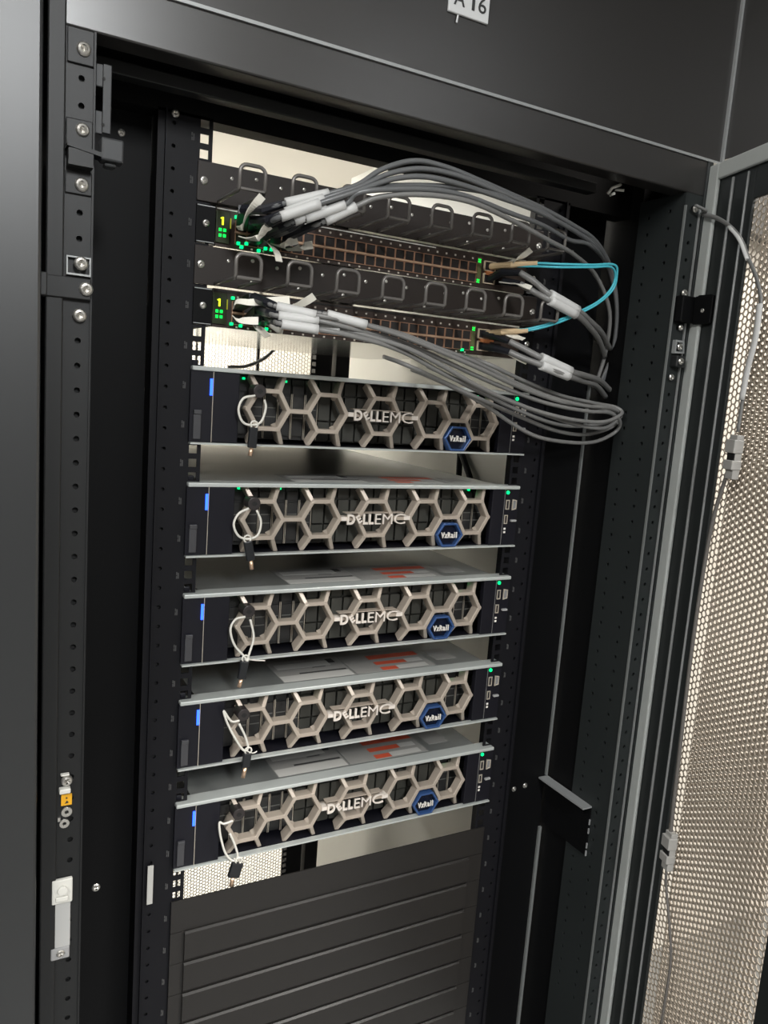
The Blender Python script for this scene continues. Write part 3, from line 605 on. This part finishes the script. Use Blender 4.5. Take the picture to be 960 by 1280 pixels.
    bz = obj('honeycomb_bezel', m, BEZEL, t, **K)
    # lettering across the middle cell
    m = MB()
    for ch, x0, x1, b in (('D',-.0350,-.0238,.0006),('L',-.0122,-.0050,.0007),('L',-.0038,.0034,.0007),('E',.0056,.0142,-.0002),('M',.0168,.0312,-.0002),('C',.0338,.0510,-.0002)):
        put_text(m, ch, .02, x0, x1, YF-.0032, HC-.0068, HC+.0068, bold=b, depth=.0012)
    vs, fs = text_mesh('E', .0140, depth=.0012, bold=.0003); a = math.radians(32)
    cx = (min(v[0] for v in vs)+max(v[0] for v in vs))/2; cz = (min(v[2] for v in vs)+max(v[2] for v in vs))/2
    m.add([(-.0180+(v[0]-cx)*math.cos(a)-(v[2]-cz)*math.sin(a), YF-.0032+v[1], HC+(v[0]-cx)*math.sin(a)+(v[2]-cz)*math.cos(a)) for v in vs], fs)
    m.box(-.0425,-.0345,YF-.002,YF+.01,HC-.002,HC+.003).box(.0500,.0595,YF-.002,YF+.01,HC-.002,HC+.003)
    obj('bezel_lettering', m, LETTER, bz, **K)
    obj('letter_ledge', MB().box(-.0350,.0510,YF+.001,YF+.012,HC+.0069,HC+.0079), BEZEL, bz, **K)
    # blue badge hanging in the lower cell
    c = -.1470 + 3.5*SX; zc = .0195
    hx = lambda r, y, s=.0: [(c+r*math.cos(k*PI/3), y, zc+r*.86*math.sin(k*PI/3)*1.0) for k in range(6)]
    bd = obj('badge', MB().ring(hx(.0222,-.0092), hx(.0186,-.0092), (0,.012,0)), BLUE, t, bevel=.0008, **K)
    obj('badge_face', MB().poly(hx(.0187,-.002), (0,.003,0)), NAVY, bd, **K)
    m = MB()
    for ch, x0, x1, z1 in (('V',-.0148,-.0094,.0044),('x',-.0090,-.0050,.0020),('R',-.0040,.0004,.0044),('a',.0014,.0052,.0020),('i',.0066,.0078,.0044),('l',.0096,.0107,.0044)):
        put_text(m, ch, .01, c+x0, c+x1, -.0098, zc-.0036, zc+z1, bold=.0001, depth=.0010)
    obj('badge_lettering', m, WHITEP, bd, **K)
    # bezel lock
    lk = obj('bezel_lock', MB().cyl((-.1625,-.0155,.0652),(-.1625,.004,.0652), .0079, 20), LOCKM, t, bevel=.0008, **K)
    obj('key_slot', MB().box(-.1660,-.1590,-.0159,-.0155,.0644,.0660).cyl((-.1625,-.0158,.0652),(-.1625,-.0155,.0652),.003,12), DARKHOLE, lk, **K)
    # drive carriers behind the honeycomb
    proto = {}
    for i in range(24):
        x = -.2155 + .018*(i+.5)
        disk = i < 8 or i > 20
        if disk not in proto:
            if disk:
                o = obj('drive_carrier', MB().box(-.0082,.0082,.026,.06,.007,.0815).box(-.0070,.0070,.0225,.026,.012,.060).box(-.0075,.0075,.0235,.026,.064,.0745), CARRIER, t, **K)
                obj('carrier_edge', MB().box(-.0084,-.0078,.0215,.0226,.008,.064).box(.0078,.0084,.0215,.0226,.008,.064), CHROME, o, **K)
                obj('carrier_bar', MB().box(-.0065,.0065,.0215,.0225,.034,.0352).box(-.0065,.0065,.0215,.0225,.045,.0462), mat('dull carrier bar', (.12,.12,.11), .4), o, **K)
            else:
                o = obj('drive_filler', MB().box(-.0085,.0085,.028,.06,.006,.0825).box(-.0076,.0076,.0225,.028,.0335,.0640).box(-.0076,.0076,.0235,.028,.008,.0310).box(-.0076,.0076,.0245,.028,.0665,.0815), BLANKF, t, **K)
            proto[disk] = o; o.location.x = x
        else:
            o = copy_tree(proto[disk], t); o.location.x = x
        if i in (1, 2, 5, 7, 21): obj('activity_light', MB().box(-.0011,.0011,.0205,.0245,.0775,.0800), GREENLED, o, **K)
    return t
def cover_label(sv):
    cv = [c for c in sv.children if c.name.startswith('top_cover')][0]
    K = dict(world=False); z = .0880
    q = lambda m, x0, x1, y0, y1, h=.00025: m.box(x0, x1, y0, y1, z, z+h)
    lb = obj('cover_sticker', q(MB(), -.098, .008, .0175, .095), LABELG, cv, **K)
    obj('sticker_text', q(q(MB(), -.097, .006, .0180, .0375, .0004), -.09, -.01, .062, .08, .0004), LABELW, lb, **K)
    obj('sticker_text', q(q(q(MB(), -.066, .004, .0400, .0435, .0006), -.04, -.02, .058, .0595, .0006), -.01, .0, .07, .085, .0006), INK, lb, **K)
    lb = obj('cover_sticker', q(MB(), .010, .138, .0175, .095), LABELG, cv, **K)
    obj('sticker_bar', q(q(q(MB(), .0525, .078, .0200, .0315, .0004), .0525, .103, .0415, .0530, .0004), .0525, .135, .0645, .0800, .0004), ORANGE, lb, **K)
    obj('sticker_text', q(q(MB(), .079, .128, .0200, .0330, .0004), .104, .13, .0415, .0540, .0004), LABELW, lb, **K)
    lb = obj('cover_sticker', q(MB(), .150, .185, .035, .080), LABELG, cv, **K)
SV_LABEL = ['lowest of the five honeycomb servers, over the open gap above the blank panels', 'second honeycomb server from the bottom of the rack, with red barred cover stickers',
            'middle one of the five honeycomb servers, third from the bottom', 'second honeycomb server from the top, below the one the cables hang over', 'topmost honeycomb server, under the two switches, grey cables hanging across its right end']
sv0 = build_server(); servers = []
for i in range(5):
    s = sv0 if i == 0 else copy_tree(sv0)
    s.location = (0, 0, ZB + 3*i*U + .0002); s['label'] = SV_LABEL[i]; servers.append(s)
bpy.context.view_layer.update()
for s in servers[:4]: cover_label(s)

# keys hanging from the bezel locks (loop + key), each in its own pose
def key(i, loop, kb, kt, tip, tail=None, rk=.0052):
    zb = ZB + 3*i*U
    W_ = lambda p: (p[0], p[1], zb + p[2])
    t = thing('bezel_key', W_(tip), KEY_LABEL[i], 'key', 'keys hanging from the server fronts')
    obj('key_loop', MB().tube(crom([W_(p) for p in loop], 8), .00145, 8), LOOPM, t, smooth=True)
    a, b, c = Vector(W_(kb)), Vector(W_(kt)), Vector(W_(tip))
    obj('key_head', MB().prism(a, b, (0,-1,0), [(-rk,-.003),(rk,-.003),(rk,.003),(-rk,.003)]), KEYB, t, bevel=.0014)
    obj('key_eye', MB().tube([a + (a-b).normalized()*.003 + Vector((.0045*math.cos(k*PI/4), -.001, .0045*math.sin(k*PI/4))) for k in range(8)], .0011, 6, closed=True), LOOPM, t, smooth=True)
    obj('key_tip', MB().tube([b, c], .0026, 10), BRASS, t, smooth=True)
    if tail: obj('loop_tail', MB().tube(crom([W_(p) for p in tail], 6), .0009, 6), LOOPM, t, smooth=True)
KEY_LABEL = ['key on a pale loop in front of the lowest server, over the bright mesh gap', 'key on a pale slanting loop at the second server from the bottom',
             'key on a pale pointed loop at the middle server', 'key on a round pale loop at the second server from the top', 'key on a round pale loop at the topmost server']
def ell(cx, cz, rx, rz, y, a0=70, a1=430, n=14):
    return [(cx + rx*math.cos(math.radians(a0+(a1-a0)*k/n)), y, cz + rz*math.sin(math.radians(a0+(a1-a0)*k/n))) for k in range(n+1)]
LK = (-.1625, -.013, .0635)
def L3(s, y=-.0175): return [(a, y, b) for a, b in s]
key(4, L3([(-.1691,.0600),(-.1831,.0558),(-.1882,.0426),(-.1827,.0290),(-.1719,.0257),(-.1603,.0300),(-.1552,.0463),(-.1575,.0560)]), (-.1690,-.0175,.0232), (-.1702,-.018,-.0010), (-.1722,-.018,-.0105))
key(3, L3([(-.1700,.0602),(-.1822,.0540),(-.1876,.0410),(-.1812,.0273),(-.1690,.0232),(-.1572,.0278),(-.1540,.0435),(-.1600,.0580)]), (-.1696,-.0175,.0206), (-.1644,-.018,-.0031), (-.1628,-.018,-.0141))
key(2, L3([(-.1680,.0600),(-.1800,.0575),(-.1857,.0452),(-.1798,.0255),(-.1669,.0100),(-.1635,.0046),(-.1599,.0145),(-.1558,.0336),(-.1612,.0560)]), (-.1658,-.0175,.0040), (-.1692,-.018,-.0189), (-.1718,-.018,-.0289), tail=L3([(-.1653,.0064),(-.1528,.0031),(-.1391,.0012)], -.0165))
key(1, L3([(-.1690,.0600),(-.1793,.0609),(-.1895,.0755),(-.1843,.0595),(-.1742,.0392),(-.1619,.0202),(-.1558,.0225),(-.1608,.0392),(-.1690,.0560)]), (-.1561,-.0175,.0159), (-.1583,-.018,-.0030), (-.1608,-.018,-.0166), tail=L3([(-.1626,.0213),(-.1497,.0138),(-.1434,.0150)], -.0165))
key(0, L3([(-.1711,.0600),(-.1824,.0582),(-.1885,.0605),(-.1858,.0403),(-.1785,.0167),(-.1685,.0044),(-.1624,.0096),(-.1675,.0275),(-.1740,.0430)]), (-.1623,-.0185,.0010), (-.1677,-.019,-.0179), (-.1700,-.019,-.0295), tail=L3([(-.1671,.0064),(-.1497,-.0023),(-.1378,-.0221)], -.0165), rk=.0078)

# ================================================================== network switches
def switch(zu, label, leds):
    z0 = ZB + zu*U + .0006; t = thing('network_switch', (0, 0, z0), label, 'switch', 'network switches above the servers')
    H = .0432; K = dict(world=False)
    obj('chassis', MB().box(-.218,.218,.0035,.46,.0005,H), SWTOP, t, **K)
    obj('face_plate', MB().box(-.2185,.2185,0,.0035,.0005,H), SWITCHM, t, **K)
    for s in (-1, 1):
        a, b = sorted((s*.2413, s*.2195))
        e = obj('mounting_ear', MB().box(a, b, -.0022, -.0002, .0015, H-.001), POWDER, t, bevel=.0006, **K)
        screw(t, s*.2305, -.0022, z0+.0225, .0040)
        obj('ear_edge', MB().box(a+.001, b-.001, -.0024, -.0021, .0022, .0030), EDGE, e, **K); obj('ear_edge', MB().box(a+.001, b-.001, -.0024, -.0021, H-.0028, H-.0018), EDGE, e, **K)
    obj('lid_edge', MB().box(-.218,.07,-.0012,.0,H-.003,H-.0018), CREAM if zu > 16 else POSTM, t, **K)
    # display block
    d = obj('display', MB().box(-.2190,-.2030,-.0025,0,.004,.0385), DISPB, t, bevel=.0006, **K)
    obj('display_digit', MB().box(-.2125,-.2105,-.0031,-.0025,.0235,.0320).box(-.2140,-.2125,-.0031,-.0025,.0300,.0312), YELLOWD, d, **K)
    obj('display_light', MB().box(-.2028,-.2018,-.0031,-.0015,.021,.032), OLIVE, d, **K)
    m = MB()
    for a in (-.2155, -.2105):
        for b in (.0105, .0165): m.box(a, a+.0030, -.0031, -.0025, b, b+.0032)
    obj('display_light', m, GREENB, d, **K)
    # 48 small ports in two rows
    x0 = -.1965; pw = .01383
    pm = None
    for r, zc in ((0, .0252), (1, .0112)):
        for c in range(24):
            x = x0 + pw*(c+.5)
            if pm is None:
                o = obj('port', MB().ring([(-.0067,-.0022,-.0060),(.0067,-.0022,-.0060),(.0067,-.0022,.0060),(-.0067,-.0022,.0060)], [(-.0061,-.0022,-.0054),(.0061,-.0022,-.0054),(.0061,-.0022,.0054),(-.0061,-.0022,.0054)], (0,.0022,0)), CAGE, t, **K); pm = o
                obj('port_inside', MB().box(-.0061,.0061,-.0008,-.0002,-.0054,.0054), PORTIN, o, **K)
            else: o = copy_tree(pm, t)
            o.location = (x, 0, zc)
    obj('port_divider', MB().box(x0, .1355, -.0030, 0, .0175, .0190), CAGEL, t, **K)
    m = MB()
    for c in range(24):
        x = x0 + pw*(c+.5)
        m.box(x-.0011, x+.0011, -.0009, 0, .0350, .0372).box(x-.0011, x+.0011, -.0009, 0, .0014, .0034)
    obj('port_marks', m, mat('pale port mark', (.55,.5,.44), .5), t, kind='stuff', **K)
    for x, z in leds: obj('port_light', MB().box(x-.0016,x+.0016,-.004,-.0005,z-.0016,z+.0016), GREENLED, t, **K)
    for z in (.0345, .0085):
        for a in (-.0016, .0008):
            for b in (-.0022, .0006): obj('port_light', MB().box(.1398+a-.0007,.1398+a+.0009,-.0012,0,z+b-.0003,z+b+.0013), GREENB, t, **K)
    obj('light_column', MB().box(.1368,.1432,-.0008,0,.0055,.0385), mat('dim olive light guide', (.12,.13,.05), .4), t, **K)
    # two uplink port columns at the right end
    for c in range(2):
        xa = .147 + c*.0205
        for r, zc in ((0,.0290),(1,.0128)):
            o = obj('uplink_port', MB().ring([(xa,-.003,zc-.0065),(xa+.0185,-.003,zc-.0065),(xa+.0185,-.003,zc+.0065),(xa,-.003,zc+.0065)], [(xa+.0012,-.003,zc-.0053),(xa+.0173,-.003,zc-.0053),(xa+.0173,-.003,zc+.0053),(xa+.0012,-.003,zc+.0053)], (0,.003,0)), QSFP if c == 0 else SWITCHM, t, **K)
            obj('port_inside', MB().box(xa+.0012,xa+.0173,-.0008,-.0002,zc-.0053,zc+.0053), PORTIN, o, **K)
    obj('port_contact', MB().box(.149,.172,-.0045,-.0008,.0196,.0222).box(.150,.166,-.0042,-.0008,.0178,.0192), COPPER, t, **K)
    return t
sw1 = switch(17, 'upper 1U network switch, cables arching up and over from its left ports', [(-.196,.0345),(-.1925,.0065),(-.1830,.0075),(-.1885,.003),(-.1680,.002),(-.1600,.0055),(-.1528,.0055)])
sw2 = switch(15, 'lower 1U network switch, cables sagging right from its left ports', [(-.196,.0345),(-.1965,.0055),(-.1855,.0045),(-.1640,.0035),(-.1540,.0040),(.1230,.005)])

# ================================================================== cable managers with wire rings
def manager(zu, label):
    z0 = ZB + zu*U + .0006; t = thing('cable_manager', (0,0,z0), label, 'cable manager', 'ringed cable managers above the switches'); K = dict(world=False)
    m = MB().box(-.2413,.2413,-.002,0,.0010,.0430).box(-.2255,.2255,0,.012,.0395,.0430)
    obj('panel', m, MANAGER, t, bevel=.0006, **K)
    for s in (-1, 1): screw(t, s*.2345, -.002, z0+.0225, .0045)
    ring0 = None
    w, h, y = .0138, .0255, -.075
    for k in range(8):
        x = -.203 + k*.0583
        if ring0 is None:
            r = .0075; zr = .0035; P = [(-w,-.002,zr),(-w,y+.004,zr)]
            P += [(-w,y,zr+.003),(-w,y,zr+h-r)] + [(-w+r-r*math.cos(a), y, zr+h-r+r*math.sin(a)) for a in (PI/8,PI/4,3*PI/8)] + [(-w+r,y,zr+h),(w-r,y,zr+h)]
            P += [(w-r+r*math.sin(a), y, zr+h-r+r*math.cos(a)) for a in (PI/8,PI/4,3*PI/8)] + [(w,y,zr+h-r),(w,y,zr+.003),(w,y+.004,zr),(w,-.002,zr)]
            ring0 = obj('wire_ring', MB().tube(P, .0021, 8), RINGM, t, smooth=True, **K); o = ring0
            obj('ring_foot', MB().tube([(-w+.001,y,zr+.0012),(w-.001,y,zr+.0012)], .0019, 6), RINGM, o, **K)
        else: o = copy_tree(ring0, t)
        o.location.x = x
        screw_x = x + .0285
        if k < 7:
            for dz in (.010, .034): screw(t, screw_x, -.002, z0+dz, .0022, .0012, name='rivet')
            screw(t, x, -.002, z0+.030, .0022, .0012, name='rivet')
    return t
manager(18, 'upper ringed cable manager panel, in the open bay over the top switch')
manager(16, 'lower ringed cable manager panel, between the two switches')

# ================================================================== blanking panels
BL = ['topmost black blanking panel, its upper edge along the bright gap', 'second black blanking panel below the bright gap', 'third black blanking panel below the bright gap', 'fourth black blanking panel below the bright gap',
      'fifth black blanking panel below the bright gap', 'sixth black blanking panel below the bright gap', 'seventh black blanking panel below the bright gap', 'eighth black blanking panel below the bright gap']
b0 = None
for k in range(8):
    z0 = ZB - (2+k)*U
    if b0 is None:
        b0 = thing('blanking_panel', (0,0,z0), BL[0], 'panel', 'black blanking panels below the servers')
        K = dict(world=False)
        obj('ear_plate', MB().box(-.2413,.2413,-.0028,-.0005,.0003,U-.0003), BLANKM, b0, bevel=.0005, **K)
        m = MB(); x0, x1 = -.2235, .2145; H = U-.0004
        m.prism((x0,0,.0004),(x1,0,.0004),(0,-1,0),[(0,.0030),(0,.0050),(-.0022,.0075),(-H+.0060,.0075),(-H+.0010,.0048),(-H,.0030)])
        obj('face', m, BLANKM, b0, **K); b = b0
    else:
        b = copy_tree(b0); b.location = (0,0,z0); b['label'] = BL[k]

# ================================================================== cables
def sub(pts, a, b, step=6):
    return crom(pts[a:b+1], step)
def data_cable(key_, name, label, m, r, group, sleeve=(2,3), port=None, tab=None, conn=True, cat='cable', rs=.0053):
    pts = CABLE[key_]
    t = thing(name, pts[-1], label, cat, group)
    path = crom(pts[1:], 7)
    obj('cable_jacket', MB().tube(path, r, 10), m, t, smooth=True)
    if conn:
        p0 = Vector(port) if port else Vector(pts[0]); p1 = Vector(pts[0]); p2 = Vector(pts[1]); p3 = Vector(pts[2])
        obj('connector', MB().prism(p0, p1, (0,0,1), [(-.006,-.0045),(.006,-.0045),(.006,.0045),(-.006,.0045)]).tube([p1, p2, p2.lerp(p3,.9)], [.0055,.0048,.0042], 8), CONNM, t)
    if sleeve:
        a, b = sleeve; q = [Vector(p) for p in crom(pts[a:b+1], 6)]
        obj('label_sleeve', MB().tube(q, rs, 10), SLEEVE, t, smooth=True)
    if tab:
        obj('pull_tab', ribbon(tab), TABM, t)
    return t
def ribbon(pts, w=.0042, th=.0011):
    q = crom(pts, 5); ws = [w*(.55 + .45*min(1, i/(len(q)*.6))) for i in range(len(q))]
    m = MB(); vs = []; n = len(q)
    for i, p in enumerate(q):
        tdir = (q[min(i+1,n-1)] - q[max(i-1,0)]).normalized(); sd = tdir.cross(Vector((0.3,-1,.2))).normalized(); nn = sd.cross(tdir)
        vs += [p + sd*ws[i] + nn*th/2, p - sd*ws[i] + nn*th/2, p - sd*ws[i] - nn*th/2, p + sd*ws[i] - nn*th/2]
    fs = [(0,1,2,3), (4*n-4,4*n-1,4*n-2,4*n-3)]
    for i in range(n-1):
        for k in range(4): fs.append((4*i+k, 4*i+(k+1) % 4, 4*i+4+(k+1) % 4, 4*i+4+k))
    return m.add(vs, fs)
UP = 'grey cables from the upper switch'; LO = 'grey cables from the lower switch'
ORD = ['highest', 'second highest', 'third highest', 'fourth highest', 'fifth highest', 'lowest']
z1 = ZB + 17*U; z2 = ZB + 15*U
px = [-.1896, -.1757, -.1619, -.1757, -.1481, -.1342]; rw = [.0258,.0258,.0258,.0118,.0118,.0118]
for k in range(6):
    data_cable('A%d' % k, 'network_cable', '%s of the grey cables arching right from the upper switch' % ORD[k], CABLEM if k < 5 else CABLEL, .0029, UP, port=(px[k], -.001, z1+rw[k]+.0006), tab=TABS.get('A%d' % k))
for k in range(5):
    data_cable('B%d' % (k+1), 'network_cable', '%s of the coiled grey cables sagging right from the lower switch' % ['first (from the top)', 'second', 'third', 'fourth', 'fifth'][k] if k else 'top one of the coiled grey cables sagging right from the lower switch', CABLEL, .0027, LO,
               port=([-.1896,-.1757,-.1619,-.1342,-.1481][k], -.001, z2+[.0258,.0118,.0118,.0258,.0118][k]+.0006), tab=TABS.get('B%d' % (k+1)), rs=.0051)
for k, lab in (('up1','upper of the two dark grey leads at the right end of the upper switch'),('up2','lower of the two dark grey leads at the right end of the upper switch'),('dn1','upper of the two dark grey leads at the right end of the lower switch'),('dn2','lower of the two dark grey leads at the right end of the lower switch')):
    zz = {'up1': z1+.0128, 'up2': z1+.0128, 'dn1': z2+.0290, 'dn2': z2+.0128}[k]
    xx = .157 if k in ('up1','dn1','dn2') else .1775
    data_cable(k, 'uplink_lead', lab, CABLEL, .0040, 'dark leads at the right end of the switches', sleeve=(3,4), port=None, conn=False, tab=TABS.get(k), rs=.0066)
    t = [o for o in bpy.data.objects if o.get('label') == lab][0]
    p1 = Vector(CABLE[k][0]); p2 = Vector(CABLE[k][1]); pz = Vector((xx, -.001, zz+.0006))
    obj('connector', MB().tube([pz, p1.lerp(pz,.2), p2], [.0052,.0052,.0040], 8), CONNM, t)
for k, lab in (('aqua1','outer strand of the aqua fibre loop joining both switches'),('aqua2','inner strand of the aqua fibre loop joining both switches')):
    t = thing('fibre_cable', CABLE[k][6], lab, 'cable', 'aqua fibre strands')
    P = CABLE[k]
    obj('cable_jacket', MB().tube(crom(P, 7), .00155, 8), AQUA, t, smooth=True)
    if k == 'aqua1':
        obj('fibre_boot', MB().tube([(.158,-.002,z1+.0296), P[0], P[1]], [.0045,.0042,.0030], 8), BOOT, t)
        obj('fibre_boot', MB().tube([(.158,-.002,z2+.0296), P[-1], P[-2]], [.0045,.0042,.0030], 8), BOOT, t)
